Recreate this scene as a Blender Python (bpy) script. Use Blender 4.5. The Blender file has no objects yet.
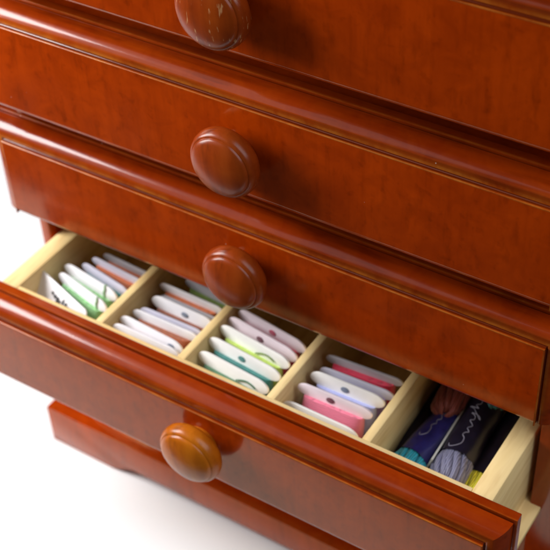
import bpy, bmesh, math, random
from mathutils import Vector, Matrix, Euler
random.seed(7)
S = 0.001                                   # everything below is written in millimetres
scene = bpy.context.scene
COL = scene.collection

# ------------------------------------------------------------------ camera
FPX = 1279.1
cam_d = bpy.data.cameras.new('camera'); cam = bpy.data.objects.new('camera', cam_d); COL.objects.link(cam)
cam.location = Vector((421.56, -368.47, 428.12)) * S
cam.rotation_euler = Euler((0.8422, 0.0404, 0.5692), 'XYZ')
cam_d.sensor_width = 36; cam_d.lens = FPX / 550 * 36
cam_d.clip_start = 0.01; cam_d.clip_end = 50
cam_d.dof.use_dof = True; cam_d.dof.focus_distance = 0.525; cam_d.dof.aperture_fstop = 16
cam_d.dof.aperture_blades = 0
scene.camera = cam

# ------------------------------------------------------------------ light
world = bpy.data.worlds.new('World'); scene.world = world; world.use_nodes = True
world.node_tree.nodes['Background'].inputs[0].default_value = (1.0, 0.93, 0.86, 1)
world.node_tree.nodes['Background'].inputs[1].default_value = 0.05

def area(name, loc, target, sx, sy, power, col):
    d = bpy.data.lights.new(name, 'AREA'); d.shape = 'RECTANGLE'; d.size = sx; d.size_y = sy
    d.energy = power; d.color = col
    o = bpy.data.objects.new(name, d); COL.objects.link(o)
    o.location = loc
    o.rotation_euler = (Vector(target) - Vector(loc)).to_track_quat('-Z', 'Y').to_euler()
    return o
tgt = Vector((0.15, 0, 0.03))
def dirv(az, el):
    a, e = math.radians(az), math.radians(el)
    return Vector((-math.cos(a) * math.cos(e), -math.sin(a) * math.cos(e), math.sin(e)))
area('window_light', tgt + dirv(20, 27) * 0.62, tgt + Vector((-.06, 0, 0)), 0.24, 0.38, 6.7, (1.0, 0.985, 0.98))
area('room_light', tgt + dirv(38, 42) * 0.95, tgt, 0.9, 0.7, 1.5, (1.0, 0.94, 0.90))
area('right_fill_light', (1.02, -0.02, 1.0), (0.15, -0.05, -0.06), 1.1, 1.1, 12.5, (0.93, 0.97, 1.04))  # added fill from the upper right, kept out of the moulding reflections

vs = scene.view_settings
vs.view_transform = 'Standard'; vs.look = 'None'; vs.exposure = 0.0; vs.gamma = 1.0

# ------------------------------------------------------------------ materials
def newmat(name):
    m = bpy.data.materials.new(name); m.use_nodes = True
    nt = m.node_tree; b = nt.nodes['Principled BSDF']
    return m, nt, b
def N(nt, t, **kw):
    n = nt.nodes.new(t)
    for k, v in kw.items():
        if k in n.inputs: n.inputs[k].default_value = v
        else: setattr(n, k, v)
    return n
def ramp(nt, fac, stops):
    r = nt.nodes.new('ShaderNodeValToRGB'); nt.links.new(fac, r.inputs[0])
    while len(r.color_ramp.elements) < len(stops): r.color_ramp.elements.new(0.5)
    for e, (p, c) in zip(r.color_ramp.elements, stops): e.position = p; e.color = (*c, 1)
    return r.outputs[0]
def coords(nt, scale, offs=(0, 0, 0)):
    tc = N(nt, 'ShaderNodeTexCoord'); mp = N(nt, 'ShaderNodeMapping')
    mp.inputs['Scale'].default_value = scale; mp.inputs['Location'].default_value = offs
    nt.links.new(tc.outputs['Object'], mp.inputs[0]); return mp.outputs[0]
def noise(nt, vec, scale, detail=4, rough=.55, dist=0):
    n = N(nt, 'ShaderNodeTexNoise'); n.inputs['Scale'].default_value = scale
    n.inputs['Detail'].default_value = detail; n.inputs['Roughness'].default_value = rough
    n.inputs['Distortion'].default_value = dist; nt.links.new(vec, n.inputs['Vector']); return n.outputs['Fac']
def mixc(nt, fac, a, b, mode='MIX'):
    m = nt.nodes.new('ShaderNodeMix'); m.data_type = 'RGBA'; m.blend_type = mode
    for i, v in ((0, fac), (6, a), (7, b)):
        if isinstance(v, (int, float)): m.inputs[i].default_value = v
        elif isinstance(v, tuple): m.inputs[i].default_value = (*v, 1)
        else: nt.links.new(v, m.inputs[i])
    return m.outputs[2]
def bump(nt, b, fac, strength, dist=0.0003, coat=True):
    n = N(nt, 'ShaderNodeBump'); n.inputs['Strength'].default_value = strength; n.inputs['Distance'].default_value = dist
    nt.links.new(fac, n.inputs['Height']); nt.links.new(n.outputs[0], b.inputs['Normal'])
    if coat: nt.links.new(n.outputs[0], b.inputs['Coat Normal'])

def red_wood(name, grain, dark, mid, light, rough=.36, coat=.5, crough=.10, pores=1.0, flecks=0.0, burl=0.5, spec=.02, tint=(1, 1, 1), bmp=.10):
    """polished red stained wood; grain = (x, y, z) stretch, small along the grain"""
    m, nt, b = newmat(name)
    v = coords(nt, grain)
    v1 = coords(nt, (1, 1, 1), (3.1, 1.7, .4))
    f1 = noise(nt, v, 30, 5, .6, .4)
    c = ramp(nt, f1, [(.30, dark), (.52, mid), (.75, light)])
    f2 = noise(nt, v1, 75, 4, .6, .8)
    c = mixc(nt, burl, c, ramp(nt, f2, [(.36, tuple(x * .8 for x in mid)), (.62, light)]))
    gs = tuple(g * (.16 if g < 1 else 1.6) for g in grain)       # long fine grain lines
    c = mixc(nt, .8, c, ramp(nt, noise(nt, coords(nt, gs, (.7, .1, .3)), 150, 4, .65), [(.32, (.86, .82, .78)), (.5, (.99, .98, .97)), (.72, (1.05, 1.06, 1.08))]), 'MULTIPLY')
    fs = noise(nt, v, 160, 3, .6)                               # fine pores
    c = mixc(nt, .55 * pores, c, ramp(nt, fs, [(.30, (.35, .30, .28)), (.46, (1, 1, 1))]), 'MULTIPLY')
    fm = noise(nt, v1, 190, 2, .5)                              # small darker burl eyes
    c = mixc(nt, .5 * burl, c, ramp(nt, fm, [(.33, (.50, .38, .3)), (.41, (1, 1, 1))]), 'MULTIPLY')
    if flecks:
        ff = noise(nt, coords(nt, (1, 1, .22), (.3, .2, .9)), 640, 2, .5)
        c = mixc(nt, ramp(nt, ff, [(.62, (0, 0, 0)), (.68, (flecks,) * 3)]), c, (.62, .36, .16))
    at = N(nt, 'ShaderNodeAttribute', attribute_name='profile_tone')     # rubbed edges and a lighter lower roll (+), darker grooves (-)
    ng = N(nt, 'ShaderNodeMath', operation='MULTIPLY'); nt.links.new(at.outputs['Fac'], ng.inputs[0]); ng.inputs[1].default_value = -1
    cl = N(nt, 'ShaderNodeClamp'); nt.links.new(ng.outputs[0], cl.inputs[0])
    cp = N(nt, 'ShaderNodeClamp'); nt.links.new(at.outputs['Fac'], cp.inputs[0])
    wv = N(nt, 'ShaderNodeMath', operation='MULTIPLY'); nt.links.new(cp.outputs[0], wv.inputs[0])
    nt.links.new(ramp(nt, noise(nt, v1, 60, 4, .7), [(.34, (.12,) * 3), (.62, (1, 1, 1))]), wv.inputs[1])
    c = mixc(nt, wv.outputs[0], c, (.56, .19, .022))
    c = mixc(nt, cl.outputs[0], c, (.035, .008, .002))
    vo = N(nt, 'ShaderNodeTexVoronoi'); vo.inputs['Scale'].default_value = 95; nt.links.new(v1, vo.inputs['Vector'])
    dd = ramp(nt, vo.outputs['Distance'], [(.018, (1, 1, 1)), (.034, (0, 0, 0))])
    sp = N(nt, 'ShaderNodeSeparateColor'); nt.links.new(vo.outputs['Color'], sp.inputs[0])
    gt = N(nt, 'ShaderNodeMath', operation='GREATER_THAN'); nt.links.new(sp.outputs[0], gt.inputs[0]); gt.inputs[1].default_value = .72
    dm = N(nt, 'ShaderNodeMath', operation='MULTIPLY'); nt.links.new(dd, dm.inputs[0]); nt.links.new(gt.outputs[0], dm.inputs[1])
    c = mixc(nt, dm.outputs[0], c, (.55, .36, .26))              # specks of dust on the lacquer
    nt.links.new(c, b.inputs['Base Color'])
    fr = noise(nt, v1, 18, 4, .6)
    mr = N(nt, 'ShaderNodeMapRange'); nt.links.new(fr, mr.inputs[0])
    mr.inputs[1].default_value = .3; mr.inputs[2].default_value = .7
    mr.inputs[3].default_value = rough - .05; mr.inputs[4].default_value = rough + .07
    nt.links.new(mr.outputs[0], b.inputs['Roughness'])
    b.inputs['Coat Weight'].default_value = coat; b.inputs['Coat Roughness'].default_value = crough
    b.inputs['Coat IOR'].default_value = 1.5; b.inputs['IOR'].default_value = 1.45; b.inputs['Specular IOR Level'].default_value = spec; b.inputs['Specular Tint'].default_value = (*tint, 1)
    bump(nt, b, noise(nt, v, 220, 3, .6), bmp, .0003)
    return m

D_, M_, L_ = (.27, .024, .0007), (.34, .034, .0009), (.405, .045, .0012)
mat_field = red_wood('veneer_panel', (1, 1, .35), D_, M_, L_, pores=.6, burl=.52, rough=.12, coat=.03, spec=.33, tint=(1, .80, .16))
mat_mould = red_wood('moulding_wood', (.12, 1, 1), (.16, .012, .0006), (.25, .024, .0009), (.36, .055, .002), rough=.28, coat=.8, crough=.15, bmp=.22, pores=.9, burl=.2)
mat_carc = red_wood('carcass_wood', (1, 1, .2), D_, M_, L_, pores=.5, burl=.3, rough=.16, coat=.05, spec=.45, tint=(1, .86, .30))
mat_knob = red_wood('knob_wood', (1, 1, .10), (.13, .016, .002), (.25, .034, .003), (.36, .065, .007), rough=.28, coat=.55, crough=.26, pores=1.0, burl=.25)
mat_knob_lit = red_wood('knob_wood_lit', (1, 1, .10), (.30, .055, .003), (.42, .10, .004), (.55, .17, .008), rough=.28, coat=.55, crough=.26, pores=1.0, burl=.25)  # knob_wood lightened and yellowed, the open drawer's light painted into its colour
mat_knob_worn = red_wood('knob_wood_worn', (1, 1, .10), (.12, .016, .002), (.24, .032, .003), (.36, .065, .006), rough=.30, coat=.5, crough=.22, pores=1, flecks=.5, burl=.2)

def pale_wood(name, grain):
    m, nt, b = newmat(name)
    v = coords(nt, grain)
    c = ramp(nt, noise(nt, v, 60, 5, .6, .5), [(.3, (.72, .50, .20)), (.55, (.83, .62, .29)), (.8, (.88, .71, .39))])
    c = mixc(nt, .4, c, ramp(nt, noise(nt, v, 300, 2, .5), [(.35, (.72, .62, .5)), (.5, (1, 1, 1))]), 'MULTIPLY')
    nt.links.new(c, b.inputs['Base Color']); b.inputs['Roughness'].default_value = .62
    bump(nt, b, noise(nt, v, 240, 3, .6), .15, .0003, False)
    return m
mat_pale_y = pale_wood('bare_wood_sides', (1, .12, 1))
mat_pale_x = pale_wood('bare_wood_front', (.12, 1, 1))

def plain(name, col, rough=.5, var=.08, spec=.5, scale=80):
    m, nt, b = newmat(name)
    v = coords(nt, (1, 1, 1))
    lo = tuple(max(0, x * (1 - var)) for x in col); hi = tuple(min(1, x * (1 + var)) for x in col)
    nt.links.new(ramp(nt, noise(nt, v, scale, 3), [(.3, lo), (.7, hi)]), b.inputs['Base Color'])
    b.inputs['Roughness'].default_value = rough
    b.inputs['Specular IOR Level'].default_value = spec
    return m
mat_sheet = plain('white_sheet', (.87, .885, .90), .75, .015, .3, 6)
mat_table = plain('brown_table', (.035, .018, .010), .6, .2, .3, 12)
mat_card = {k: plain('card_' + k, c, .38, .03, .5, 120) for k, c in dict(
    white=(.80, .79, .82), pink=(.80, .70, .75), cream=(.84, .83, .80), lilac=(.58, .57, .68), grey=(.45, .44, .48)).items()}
mat_print = plain('black_print', (.03, .03, .035), .6)
def thread_mat(name, col, axis='Z', scale=420, rough=.62):
    m, nt, b = newmat(name)
    tc = N(nt, 'ShaderNodeTexCoord')
    w = N(nt, 'ShaderNodeTexWave'); w.wave_type = 'BANDS'; w.bands_direction = axis
    w.inputs['Scale'].default_value = scale; w.inputs['Distortion'].default_value = 3.0
    w.inputs['Detail'].default_value = 2; w.inputs['Detail Scale'].default_value = 1.0
    nt.links.new(tc.outputs['Object'], w.inputs['Vector'])
    c = ramp(nt, w.outputs['Fac'], [(0, tuple(x * .55 for x in col)), (.5, col), (1, tuple(min(1, x * 1.2) for x in col))])
    nt.links.new(c, b.inputs['Base Color']); b.inputs['Roughness'].default_value = rough
    b.inputs['Sheen Weight'].default_value = .3
    bump(nt, b, w.outputs['Fac'], .6, .0004, False)
    return m
TH = {k: thread_mat('thread_' + k, c) for k, c in dict(
    orange=(.50, .12, .03), rust=(.22, .055, .02), green=(.25, .55, .22), darkgreen=(.05, .16, .07), lime=(.45, .62, .10), teal=(.02, .20, .18),
    red=(.72, .01, .07), crimson=(.45, .01, .07), maroon=(.12, .005, .03), lavender=(.42, .46, .80), pink=(.80, .18, .28),
    violet=(.36, .24, .62), navy=(.03, .03, .09), moss=(.16, .26, .04), slate=(.16, .20, .28)).items()}
SK = {k: thread_mat('skein_' + k, c, 'X', 300, .5) for k, c in dict(
    turquoise=(.02, .40, .52), greylilac=(.20, .20, .32), yellow=(.88, .84, .06), rust=(.28, .05, .035), deepteal=(.01, .13, .14), indigo=(.03, .03, .10)).items()}
mat_band = plain('navy_paper_band', (.008, .006, .018), .35, .3, .5, 200)
mat_band_blue = plain('blue_paper_band', (.02, .017, .13), .35, .3, .5, 200)
mat_ink = plain('pale_ink', (.24, .23, .31), .5, .3, .5, 300)
mat_paper = plain('white_paper_edge', (.60, .60, .55), .6)

# ------------------------------------------------------------------ mesh helpers
def link(name, me, mat, parent=None, smooth=35):
    me.materials.append(mat)
    for p in me.polygons: p.use_smooth = True
    me.set_sharp_from_angle(angle=math.radians(smooth))
    o = bpy.data.objects.new(name, me); COL.objects.link(o)
    if parent: o.parent = parent
    return o
def mesh_of(name, verts, faces):
    me = bpy.data.meshes.new(name)
    me.from_pydata([tuple(c * S for c in v) for v in verts], [], faces)
    bm = bmesh.new(); bm.from_mesh(me); bmesh.ops.recalc_face_normals(bm, faces=bm.faces); bm.to_mesh(me); bm.free()
    return me
def bm_boxes(boxes, bev=.4, segs=2):
    """boxes = list of (x0,x1,y0,y1,z0,z1) in mm"""
    out = bmesh.new()
    for (x0, x1, y0, y1, z0, z1) in boxes:
        b = bmesh.new(); r = bmesh.ops.create_cube(b, size=1)
        for v in b.verts:
            v.co = Vector(((x0 + x1) / 2 + v.co.x * (x1 - x0), (y0 + y1) / 2 + v.co.y * (y1 - y0), (z0 + z1) / 2 + v.co.z * (z1 - z0)))
        if bev: bmesh.ops.bevel(b, geom=list(b.edges), offset=bev, segments=segs, profile=.5, affect='EDGES')
        for v in b.verts: v.co *= S
        t = bpy.data.meshes.new('t'); b.to_mesh(t); b.free(); out.from_mesh(t); bpy.data.meshes.remove(t)
    return out
def boxes(name, bl, mat, parent=None, bev=.4, segs=2):
    b = bm_boxes(bl, bev, segs); me = bpy.data.meshes.new(name); b.to_mesh(me); b.free()
    return link(name, me, mat, parent)
def extrude_xz(name, pts, y0, y1, mat, parent=None, bev=0):
    """closed outline in the x-z plane, thick from y0 to y1"""
    n = len(pts)
    V = [(x, y0, z) for x, z in pts] + [(x, y1, z) for x, z in pts]
    F = [list(range(n)), list(range(2 * n - 1, n - 1, -1))] + [[i, (i + 1) % n, n + (i + 1) % n, n + i] for i in range(n)]
    me = mesh_of(name, V, F)
    if bev:
        b = bmesh.new(); b.from_mesh(me)
        ed = [e for e in b.edges if len(e.link_faces) == 2 and e.calc_face_angle(0) > 1.0]
        bmesh.ops.bevel(b, geom=ed, offset=bev * S, segments=2, profile=.5, affect='EDGES'); b.to_mesh(me); b.free()
    return link(name, me, mat, parent)
def lathe(name, prof, mat, parent=None, n=64):
    """profile (r, out) turned about the -y axis"""
    V, F = [], []
    for r, o in prof:
        for k in range(n):
            a = 2 * math.pi * k / n; V.append((r * math.cos(a), -o, r * math.sin(a)))
    for i in range(len(prof) - 1):
        for k in range(n): F.append([i * n + k, i * n + (k + 1) % n, (i + 1) * n + (k + 1) % n, (i + 1) * n + k])
    F.append(list(range(n))); F.append([(len(prof) - 1) * n + k for k in range(n)])
    return link(name, mesh_of(name, V, F), mat, parent, 40)
def setp(o, label=None, cat=None, group=None, kind=None):
    if label: o['label'] = label
    if cat: o['category'] = cat
    if group: o['group'] = group
    if kind: o['kind'] = kind
    return o

# ------------------------------------------------------------------ dimensions (mm) read off the photograph
W = 300.0; T = 17.9; HM = 10.4; PULL = 46.9
B = [196.2, 118.1, 46.1, -34.0]            # top edge of each flat panel
M = [143.2, 69.0, -0.6, -80.0]             # bottom edge
KZ = [169.6, 94.6, 27.2, -51.5]
FLOOR = -185.0

# ------------------------------------------------------------------ surface
sheet = boxes('ground', [(-900, 345, -160, 1500, FLOOR - 1, FLOOR)], mat_sheet, None, 0)
setp(sheet, kind='structure')
tb = boxes('table_surface', [(-1500, 1500, -1800, 1700, FLOOR - 30, FLOOR - 1.2)], mat_table, None, 0); setp(tb, kind='structure')

# ------------------------------------------------------------------ chest
chest = bpy.data.objects.new('chest_of_drawers', None); COL.objects.link(chest)
chest.empty_display_size = .05
chest.location = (0, 0, 0)
setp(chest, 'small polished red-brown wooden chest with round knobs and its lowest drawer pulled open', 'chest of drawers')

DEPTH = 190
XL, XR = -4.3, 313.0
boxes('side_panel', [(XL, 2.0, T + .4, DEPTH, -154, 224)], mat_carc, chest, .6)
boxes('side_panel', [(298.0, XR, T + .4, DEPTH, -154, 224)], mat_carc, chest, .6)
boxes('back_panel', [(2.1, 297.9, DEPTH - 6, DEPTH - .5, -154, 224)], mat_carc, chest, .3)
boxes('dust_panel', [(2.1, 297.9, T + 1, DEPTH - 7, 122.5, 126)], mat_carc, chest, .3)
boxes('dust_panel', [(2.1, 297.9, T + 1, DEPTH - 7, 50.5, 54)], mat_carc, chest, .3)
boxes('base_panel', [(2.1, 297.9, T + 2, T + 10, -154, -84)], mat_carc, chest, .4)
boxes('top_board', [(-12, 318, -4, DEPTH + 4, 224.3, 236)], mat_carc, chest, 2.5, 4)
# plinth with a shallow bracket-foot cut-out
def plinth_outline(x0, x1, zt, zb):
    rise = 8.0; pts = [(x0, zt), (x0, zb)]
    pts.append((x0 + 46, zb))
    for i in range(1, 13):
        t = i / 12; pts.append((x0 + 46 + 20 * t, zb + rise * (3 * t * t - 2 * t ** 3)))
    for i in range(0, 13):
        t = 1 - i / 12; pts.append((x1 - 46 - 20 * t, zb + rise * (3 * t * t - 2 * t ** 3)))
    pts += [(x1, zb), (x1, zt)]
    return pts
extrude_xz('plinth', plinth_outline(-7.5, 316.0, -154.6, FLOOR + .2), -5, 14, mat_carc, chest, .9)
for px in (-7.5, 309.5): boxes('plinth_side', [(px, px + 6.5, 14.2, DEPTH, FLOOR + .2, -154.6)], mat_carc, chest, .9)

# routed edge profile: (o = outward from the flat panel's edge, d = back from its face)
PROF = [(0, 0), (.22, .05), (.42, .18), (.55, .42), (.58, .8), (.35, 1.5), (.25, 2.3), (.55, 2.6), (.95, 2.55), (1.2, 2.3), (1.3, 2.25)]
for i in range(1, 15):
    a = math.pi / 2 * i / 14
    PROF.append((1.3 + 7.7 * math.sin(a), 2.2 + 10.0 * (1 - math.cos(a))))
PROF += [(8.6, 12.4), (8.0, 12.6), (7.9, 12.9), (10.1, 12.98), (10.32, 13.05), (10.4, 13.3), (10.4, 13.9), (10.4, 17.5), (10.1, T)]

def moulding_mesh(zb, zt, y0):
    V, F = [], []; n = len(PROF)
    path = []
    for o, d in PROF:
        path.append([(-o * 1.35, y0 + d, zb), (-o * 1.35, y0 + d, zt + o), (W + o, y0 + d, zt + o), (W + o, y0 + d, zb)])
    for s in range(4):
        for i in range(n): V.append(path[i][s])
    for s in range(3):
        for i in range(n - 1): F.append([s * n + i, s * n + i + 1, (s + 1) * n + i + 1, (s + 1) * n + i])
    # close underside ends and back
    base = len(V)
    V += [(0, y0 + T, zb), (W, y0 + T, zb), (0, y0 + T, zt), (W, y0 + T, zt)]
    F.append([i for i in range(n)] + [base]); F.append([3 * n + i for i in range(n)] + [base + 1])
    F += [[n - 1, 2 * n - 1, base + 2, base], [2 * n - 1, 3 * n - 1, base + 3, base + 2], [3 * n - 1, 4 * n - 1, base + 1, base + 3]]
    me = mesh_of('moulding', V, F)
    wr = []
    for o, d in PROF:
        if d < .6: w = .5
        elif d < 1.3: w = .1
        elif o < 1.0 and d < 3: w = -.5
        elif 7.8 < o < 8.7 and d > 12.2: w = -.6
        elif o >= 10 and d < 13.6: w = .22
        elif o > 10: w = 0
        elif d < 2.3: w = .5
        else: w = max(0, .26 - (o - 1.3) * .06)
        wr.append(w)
    at = me.attributes.new('profile_tone', 'FLOAT', 'POINT')
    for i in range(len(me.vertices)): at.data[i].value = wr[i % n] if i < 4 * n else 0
    return me
def panel_mesh(zb, zt, y0, r=4.0):
    pts = [(y0, zt - .01)]
    for i in range(0, 9):
        a = math.pi / 2 * i / 8
        pts.append((y0 + r * (1 - math.cos(a)), zb + r - r * math.sin(a)))
    pts += [(y0 + T - .05, zb), (y0 + T - .05, zt - .01)]
    n = len(pts)
    V = [(.01, y, z) for y, z in pts] + [(W - .01, y, z) for y, z in pts]
    F = [list(range(n)), list(range(n, 2 * n))] + [[i, (i + 1) % n, n + (i + 1) % n, n + i] for i in range(n)]
    return mesh_of('front_panel', V, F)
KNOB_K = .975
KNOB = [(9.2, -.5), (9.0, 1.6), (9.6, 2.8), (12.6, 3.8), (15.6, 5.0), (17.0, 6.6), (17.6, 8.6), (17.5, 10.6), (16.9, 12.4), (16.1, 13.4),
        (15.5, 13.7), (15.2, 13.75), (15.1, 14.0), (14.9, 14.5), (14.3, 15.2), (12.8, 15.9), (9.8, 16.8), (6, 17.5), (3, 17.8), (1.0, 17.9)]
worn = [mat_knob_worn, mat_knob, mat_knob, mat_knob_lit]
drawer_labels = ['closed drawer at the top with a scratched, worn knob', 'closed drawer second from the top', 'closed drawer just above the open one', 'open drawer pulled out, full of thread bobbins']
drawers = []
for i in range(4):
    y0 = -PULL if i == 3 else 0
    dr = link('drawer', panel_mesh(M[i], B[i], 0), mat_field, chest)
    dr.location = (0, y0 * S, 0); dr['label'] = drawer_labels[i]
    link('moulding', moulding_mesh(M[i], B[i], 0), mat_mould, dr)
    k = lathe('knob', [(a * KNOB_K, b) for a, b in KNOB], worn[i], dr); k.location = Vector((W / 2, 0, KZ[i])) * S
    k.rotation_euler = (0, random.uniform(-.15, .15), 0)
    drawers.append(dr)
    if i < 3:   # closed drawer boxes
        boxes('drawer_box', [(4.85, 15.4, T, 175, M[i] + 5, B[i] - 8), (284.6, 295.15, T, 175, M[i] + 5, B[i] - 8), (15.4, 284.6, T, 172, M[i] + 5, M[i] + 8)], mat_pale_y, dr, .3)
# the open drawer's box (local y: 0 = panel face)
d4 = drawers[3]
ZT, ZB = -28.3, -75.8
boxes('box_side', [(4.85, 15.4, T + .1, 180, ZB + .1, ZT)], mat_pale_y, d4, .7)
boxes('box_side', [(284.6, 295.15, T + .1, 180, ZB + .1, ZT)], mat_pale_y, d4, .7)
boxes('box_front', [(15.5, 284.5, T + .1, 23.6, ZB + .1, ZT - .1)], mat_pale_x, d4, .5)
boxes('box_back', [(15.5, 284.5, 172, 177, ZB + .1, ZT - .1)], mat_pale_x, d4, .5)
boxes('box_bottom', [(-1.6, 301.6 + 2.0, T + .1, 180, ZB - 3, ZB)], mat_pale_y, d4, .3)
DIV = [70.0, 122.4, 175.9, 229.2]
for x in DIV:
    boxes('divider', [(x - 2.3, x + 2.3, 23.7, 171.9, ZB + .1, ZT - .4 + random.uniform(-.2, .1))], mat_pale_y, d4, .5)

# ------------------------------------------------------------------ thread bobbins
def lobe_outline(L, h, notch=0):
    """flat bobbin card: long rounded lobe on top, waist, lobe below. origin at the centre of the top lobe"""
    pts = []
    H = 33.0; w = L * .31; r = h / 2
    def arc(cx, cz, rx, rz, a0, a1, n=10):
        for i in range(n + 1):
            a = math.radians(a0 + (a1 - a0) * i / n); pts.append((cx + rx * math.cos(a), cz + rz * math.sin(a)))
    e = h * .95
    arc(L / 2 - e, 0, e, r, 90, -90)                  # right end of top lobe
    pts.append((w + 1.5, -r)); pts.append((w, -r - 1.5))
    pts.append((w, -H + h + r + 1.5 - r)); pts.append((w + 1.5, -H + h))
    arc(L / 2 - e, -H + h / 2, e, r, 90, -90)
    arc(-L / 2 + e, -H + h / 2, e, r, 270, 90)
    pts.append((-w - 1.5, -H + h)); pts.append((-w, -H + h + 1.5))
    pts.append((-w, -r - 1.5)); pts.append((-w - 1.5, -r))
    arc(-L / 2 + e, 0, e, r, 270, 90)
    return pts
def wound_thread(L, h, thick):
    w = L * .385 + .6; V, F = [], []; n = 28; rows = 12
    z0, z1 = -h / 2 + .4, -33 + h + .3
    for j in range(rows + 1):
        t = j / rows; z = z0 + (z1 - z0) * t
        k = (math.sin(math.pi * min(max(t, .04), .96))) ** .35
        for i in range(n):
            a = 2 * math.pi * i / n; c, s = math.cos(a), math.sin(a)
            V.append((w * math.copysign(abs(c) ** .5, c) * (.97 + .03 * k), thick / 2 * k * math.copysign(abs(s) ** .7, s) + (.6 if s > 0 else -.6), z))
    for j in range(rows):
        for i in range(n): F.append([j * n + i, j * n + (i + 1) % n, (j + 1) * n + (i + 1) % n, (j + 1) * n + i])
    F.append(list(range(n))); F.append([rows * n + i for i in range(n)])
    return mesh_of('thread', V, F)
def tube(name, pts, r, mat, parent, seg=8):
    V, F = [], []; P = [Vector(p) for p in pts]
    for i, p in enumerate(P):
        t = (P[min(i + 1, len(P) - 1)] - P[max(i - 1, 0)]).normalized()
        u = t.cross(Vector((0, 1, 0.13))).normalized(); v = t.cross(u)
        for k in range(seg):
            a = 2 * math.pi * k / seg; V.append(tuple(p + (u * math.cos(a) + v * math.sin(a)) * r))
    for i in range(len(P) - 1):
        for k in range(seg): F.append([i * seg + k, i * seg + (k + 1) % seg, (i + 1) * seg + (k + 1) % seg, (i + 1) * seg + k])
    F.append(list(range(seg))); F.append([(len(P) - 1) * seg + k for k in range(seg)])
    return link(name, mesh_of(name, V, F), mat, parent)

def bobbin(label, a, b, z, card, thread, lean=18, h=9, L=None, thick=5, hole=None, tail=None, marks=False, roll=0, plain_card=False):
    """a, b = world x, y of the two ends of the top lobe; z = height of the lobe's centre"""
    A = Vector((a[0], a[1], z)); Bv = Vector((b[0], b[1], z)); mid = (A + Bv) / 2
    L = L or (Bv - A).length
    root = bpy.data.objects.new('thread_bobbin', None); COL.objects.link(root); root.empty_display_size = .01
    root.location = mid * S
    root.rotation_euler = (Matrix.Rotation(math.atan2((Bv - A).y, (Bv - A).x), 3, 'Z') @ Matrix.Rotation(math.radians(roll), 3, 'Y') @ Matrix.Rotation(math.radians(-lean * .6), 3, 'X')).to_euler()
    setp(root, label, 'bobbin', 'thread bobbins filed in the open drawer')
    if plain_card:
        r = 3; pts = []
        for cx, cz, a0 in ((L / 2 - r, 3 - r, 90), (L / 2 - r, -29 + r, 0), (-L / 2 + r, -29 + r, -90), (-L / 2 + r, 3 - r, -180)):
            for i in range(7):
                an = math.radians(a0 - 15 * i); pts.append((cx + r * math.cos(an), cz + r * math.sin(an)))
        extrude_xz('card', pts, -.5, .5, mat_card[card], root, .2)
    else:
        h *= random.uniform(.76, .88); thick += 4.5; L *= random.uniform(.97, 1.01); roll += random.uniform(-2.5, 2.5)
        extrude_xz('card', lobe_outline(L, h), -.65, .65, mat_card[card], root, .3)
    if thread: link('thread', wound_thread(L, h, thick), TH[thread], root)
    if hole:
        hx, hc = hole
        pts = [(hx + 2.3 * math.cos(t * math.pi / 9), 1.5 * math.sin(t * math.pi / 9) - .3) for t in range(18)]
        extrude_xz('thread_hole', pts, -1.0, -.5, TH[hc], root, .15)
    if tail:
        tx, tc_, kind = tail
        if kind == 'v':
            pts = [(tx + .4 * math.sin(i), -1.15, h / 2 + .3 - h * i / 8) for i in range(9)]
            pts = [(tx, .9, h / 2 - .6), (tx, 0, h / 2 + .45)] + pts
        else:
            pts = [(tx - 6 + 1.5 * i, -1.1, -h / 2 + 1.2 + 2.2 * math.sin(i * .35)) for i in range(9)]
        tube('thread_tail', pts, .45, TH[tc_], root)
    if marks:
        ml = []
        for q in range(marks):
            x = -L * .12 + q * 2.4; z0 = -random.uniform(1.5, 3.2)
            ml.append((x, x + random.uniform(1.0, 2.0), -.75, -.655, z0 - random.uniform(2, 4.2), z0 + random.uniform(-.5, 1)))
            ml.append((x - .8, x + 1.6, -.75, -.655, z0 - 1.6, z0 - 1.0))
        boxes('printed_mark', ml, mat_print, root, 0)
    return root

b_ = bobbin
# first compartment
b_('white card with black printed marks, slanting in the near left corner of the first compartment', (11.5, -5), (54, -17), -36, 'white', None, 60, L=46, marks=9, plain_card=True, roll=4)
b_('white bobbin tied with pale green thread, second from the front in the first compartment', (22, .5), (62.5, -8.5), -36, 'white', 'green', 20, tail=(13, 'green', 'v'), thick=6)
b_('white bobbin with a green wisp in the middle of the first compartment', (19.5, 8), (61, 2), -37, 'white', 'green', 20, tail=(12, 'green', 'v'), thick=5)
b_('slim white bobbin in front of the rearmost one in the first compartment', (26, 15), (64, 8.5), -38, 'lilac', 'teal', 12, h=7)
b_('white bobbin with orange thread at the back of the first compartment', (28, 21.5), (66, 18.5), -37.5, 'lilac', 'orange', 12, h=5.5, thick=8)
b_('dark bobbin wound with orange thread behind the others in the first compartment', (28, 31), (66, 29), -42, 'grey', 'orange', 8, h=6)
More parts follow.
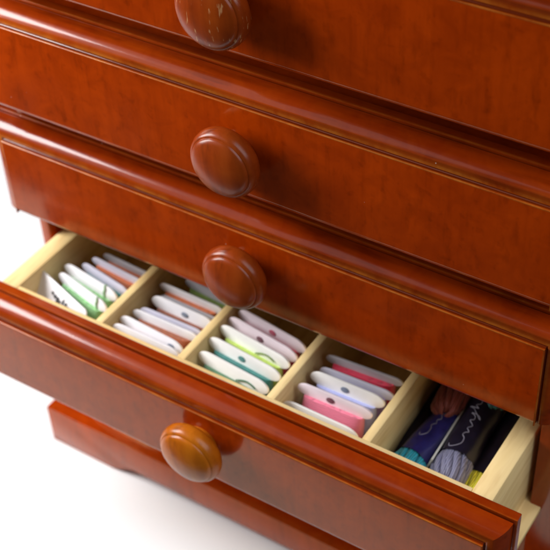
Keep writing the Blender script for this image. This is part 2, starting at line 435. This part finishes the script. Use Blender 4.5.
# second compartment
b_('plain white bobbin lying against the front wall of the second compartment', (75, -18.5), (118, -19), -34, 'white', None, 12, h=9)
b_('white bobbin with a bent upper edge, second from the front in the second compartment', (74, -11.5), (117, -14.5), -34.5, 'white', 'orange', 22, h=9, hole=(14, 'slate'))
b_('white bobbin wound with rust orange thread in the middle of the second compartment', (76, -3.0), (118, -2.5), -35.5, 'white', 'orange', 20, h=6.5, thick=9)
b_('thin white bobbin right behind the middle orange one in the second compartment', (78, .5), (119, 1), -36, 'lilac', 'rust', 16, h=7, thick=4)
b_('white bobbin with a small grey mark, second from the back in the second compartment', (78, 11), (119, 10), -36.5, 'white', 'rust', 22, hole=(2, 'slate'))
b_('white bobbin over copper orange thread at the back of the second compartment', (75, 21.8), (118, 21.2), -36.0, 'white', 'orange', 8, h=5.5, thick=10)
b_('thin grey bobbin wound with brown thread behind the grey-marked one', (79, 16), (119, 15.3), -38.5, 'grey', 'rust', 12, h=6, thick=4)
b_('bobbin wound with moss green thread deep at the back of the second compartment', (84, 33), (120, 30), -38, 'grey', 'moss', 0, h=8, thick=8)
# third compartment
b_('white bobbin with a short green stitch, frontmost in the third compartment', (125, -13), (172, -17), -33, 'cream', 'darkgreen', 26, L=46, tail=(9, 'darkgreen', 'h'))
b_('white bobbin with a teal thread hole, second from the front in the third compartment', (124.5, -2.5), (172, -7), -32.5, 'cream', 'teal', 26, L=46.5, hole=(-1, 'teal'), thick=6)
b_('white bobbin edged with lime thread, middle one of the third compartment', (124.5, 7.5), (172, 2), -32, 'cream', 'lime', 24, L=46.5, thick=6, tail=(8, 'moss', 'h'))
b_('pinkish white bobbin with a maroon thread hole in the third compartment', (125, 15), (172, 8.5), -32.5, 'pink', 'crimson', 20, L=46.5, hole=(-1, 'maroon'))
b_('pinkish white bobbin with red thread at the back of the third compartment', (126, 22.5), (173, 16), -32.5, 'pink', 'red', 18, L=46.5, hole=(1, 'crimson'))
# fourth compartment
b_('low cream bobbin with an uneven edge against the front wall of the fourth compartment', (179, -16.5), (221, -17), -38, 'cream', None, 10, L=44)
b_('pinkish bobbin wound with bright pink thread, nearest the front in the fourth compartment', (180.5, -6), (223, -5), -33.5, 'pink', 'pink', 22, h=8, hole=(-2, 'maroon'), thick=7)
b_('cream bobbin wound with lavender thread and a blue-grey hole in the fourth compartment', (181.5, 4.5), (224, 5.5), -34.5, 'cream', 'lavender', 24, hole=(-1, 'slate'), thick=6)
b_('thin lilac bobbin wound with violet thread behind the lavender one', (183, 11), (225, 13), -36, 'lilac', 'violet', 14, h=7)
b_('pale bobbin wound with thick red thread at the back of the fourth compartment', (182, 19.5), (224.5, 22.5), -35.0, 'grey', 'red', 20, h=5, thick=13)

# ------------------------------------------------------------------ thread skeins in the last compartment
def band_r(r, a, y): return r * (1.0 + .03 * math.sin(5 * a + y * .11) + .025 * math.sin(3 * a - y * .23) + .015 * math.sin(11 * a + y * .5))
def skein(label, x, y0, y1, z, r, mat, band, yb0, yb1, ang=0, band_mat=None):
    """soft looped skein lying along y; band = paper sleeve from yb0 to yb1"""
    root = bpy.data.objects.new('thread_skein', None); COL.objects.link(root); root.empty_display_size = .01
    root.location = Vector((x, y0, z)) * S; root.rotation_euler = (math.radians(3), 0, math.radians(ang))
    setp(root, label, 'thread skein', 'thread skeins in the last compartment')
    Ln = y1 - y0; V, F = [], []; rows = 34; seg = 8; ns = 21
    rnd = random.Random(label)
    for q in range(ns):
        ring = q < 14
        a0 = 2 * math.pi * q / (14 if ring else 7) + rnd.uniform(-.12, .12); ph = rnd.uniform(0, 6); base = len(V)
        e0 = rnd.uniform(-1.5, 2.5)
        cs = []
        for j in range(rows + 1):
            t = j / rows; y = e0 + (Ln - e0) * t
            e = min(y - e0, Ln - y)
            loop = math.sqrt(max(0, 1 - max(0, 1 - e / (r * 1.3)) ** 2))
            inb = 1 / (1 + math.exp(-(y - (yb0 - y0)) / 1.8)) if band else 0
            k = (.30 + .70 * loop) * (1.12 - .30 * inb)
            a = a0 + t * 2.2 + .10 * math.sin(t * 17 + ph)
            rr = r * (.76 if ring else .36) * k
            cs.append((rr * math.cos(a) + .25 * math.sin(t * 23 + ph), y, rr * .78 * math.sin(a), r * (.235 if ring else .30) * (.55 + .45 * loop)))
        for (cx, cy, cz, cr) in cs:
            for kk in range(seg):
                an = 2 * math.pi * kk / seg; V.append((cx + cr * math.cos(an), cy, cz + cr * math.sin(an)))
        for j in range(rows):
            for kk in range(seg): F.append([base + j * seg + kk, base + j * seg + (kk + 1) % seg, base + (j + 1) * seg + (kk + 1) % seg, base + (j + 1) * seg + kk])
        F.append([base + kk for kk in range(seg)]); F.append([base + rows * seg + kk for kk in range(seg)])
    n = 40
    link('thread', mesh_of('thread', V, F), SK[mat], root, 80)
    if band:
        V, F = [], []; rows = 24
        for j in range(rows + 1):
            y = (yb0 - y0) + (yb1 - yb0) * j / rows
            for i in range(n):
                a = 2 * math.pi * i / n; q = band_r(r, a, y)
                V.append((q * math.cos(a), y, q * .88 * math.sin(a)))
        for j in range(rows):
            for i in range(n): F.append([j * n + i, j * n + (i + 1) % n, (j + 1) * n + (i + 1) % n, (j + 1) * n + i])
        bm_ = link('paper_band', mesh_of('paper_band', V, F), band_mat or mat_band, root)
    return root
def scribble(parent, r, ys, ye, seed=0, wob=1.0):
    """pale handwriting-like lettering curling along the band, on its upper surface"""
    rnd = random.Random(seed); pts = []
    big = [(0, .9), (.03, 1.0), (-.01, .75), (.02, .15), (.08, -.35), (.16, -.2), (.20, .25)]
    seq = big + [(.24, .1), (.26, -.25), (.31, .2), (.35, -.25), (.38, -.15), (.42, .25), (.45, -.2), (.50, -.2), (.53, .3), (.52, -.7), (.48, -.9), (.56, -.1), (.60, .2), (.63, .95), (.62, -.25), (.66, .15), (.70, -.25), (.76, -.1), (.80, .25), (.83, -.2), (.90, -.1)]
    for t, s in seq:
        pts.append((t, s))
    fine = []
    for i in range(len(pts) - 1):
        for q in range(6):
            u = q / 6; p0 = pts[max(i - 1, 0)]; p1 = pts[i]; p2 = pts[i + 1]; p3 = pts[min(i + 2, len(pts) - 1)]
            f = [0.5 * (2 * p1[c] + (p2[c] - p0[c]) * u + (2 * p0[c] - 5 * p1[c] + 4 * p2[c] - p3[c]) * u * u + (3 * p1[c] - p0[c] - 3 * p2[c] + p3[c]) * u ** 3) for c in (0, 1)]
            fine.append(f)
    P = []
    for t, s in fine:
        a = math.radians(96 + (24 * s + 5 * math.sin(t * 9 + seed)) * wob)
        y = ys + (ye - ys) * t; q = band_r(r, a, y) + .1; P.append((q * math.cos(a), y, q * .88 * math.sin(a)))
    return tube('lettering', P, .22, mat_ink, parent, 6)

s1 = skein('turquoise thread skein in a navy paper band, nearest the left side of the last compartment', 243, -18, 60, -53, 8.2, 'turquoise', True, -4, 48, -7, mat_band_blue)
scribble([c for c in s1.children if c.name.startswith('paper_band')][0], 8.2, 24, 62, 1, .7)
s2 = skein('grey-lilac thread skein whose dark band carries pale script', 265, -15, 66, -50, 9.0, 'greylilac', True, 3, 56, 3)
scribble([c for c in s2.children if c.name.startswith('paper_band')][0], 9.0, 20, 62, 2)
s3 = skein('yellow thread skein peeping out beside the right wall of the last compartment', 277, -18, 60, -54, 5.8, 'yellow', True, 2, 50, 0)
s4 = skein('rust brown thread skein end lying high at the back of the last compartment', 247, 22, 90, -45, 8, 'rust', True, 42, 80, 4)
s5 = skein('deep teal thread skein end at the far right back of the last compartment', 266, 36, 95, -42, 7, 'deepteal', True, 50, 85, 4)
s6 = skein('indigo thread skein in a dark band beneath the rust one, by the divider', 238, -5, 70, -64, 7, 'indigo', True, 2, 55, 8)
s7 = skein('indigo thread skein buried under the turquoise and grey-lilac ones', 256, -10, 70, -67, 7, 'indigo', True, 2, 55, 0)
# folded white edge of a skein's paper label
pe = boxes('paper_label', [(-.5, .5, 0, 46, -4, 4)], mat_paper, None, .1)
pe.location = Vector((254.3, -6, -48)) * S; pe.rotation_euler = (0, math.radians(18), math.radians(2))
setp(pe, 'narrow white paper label standing on edge between the turquoise and grey-lilac skeins', 'paper label')
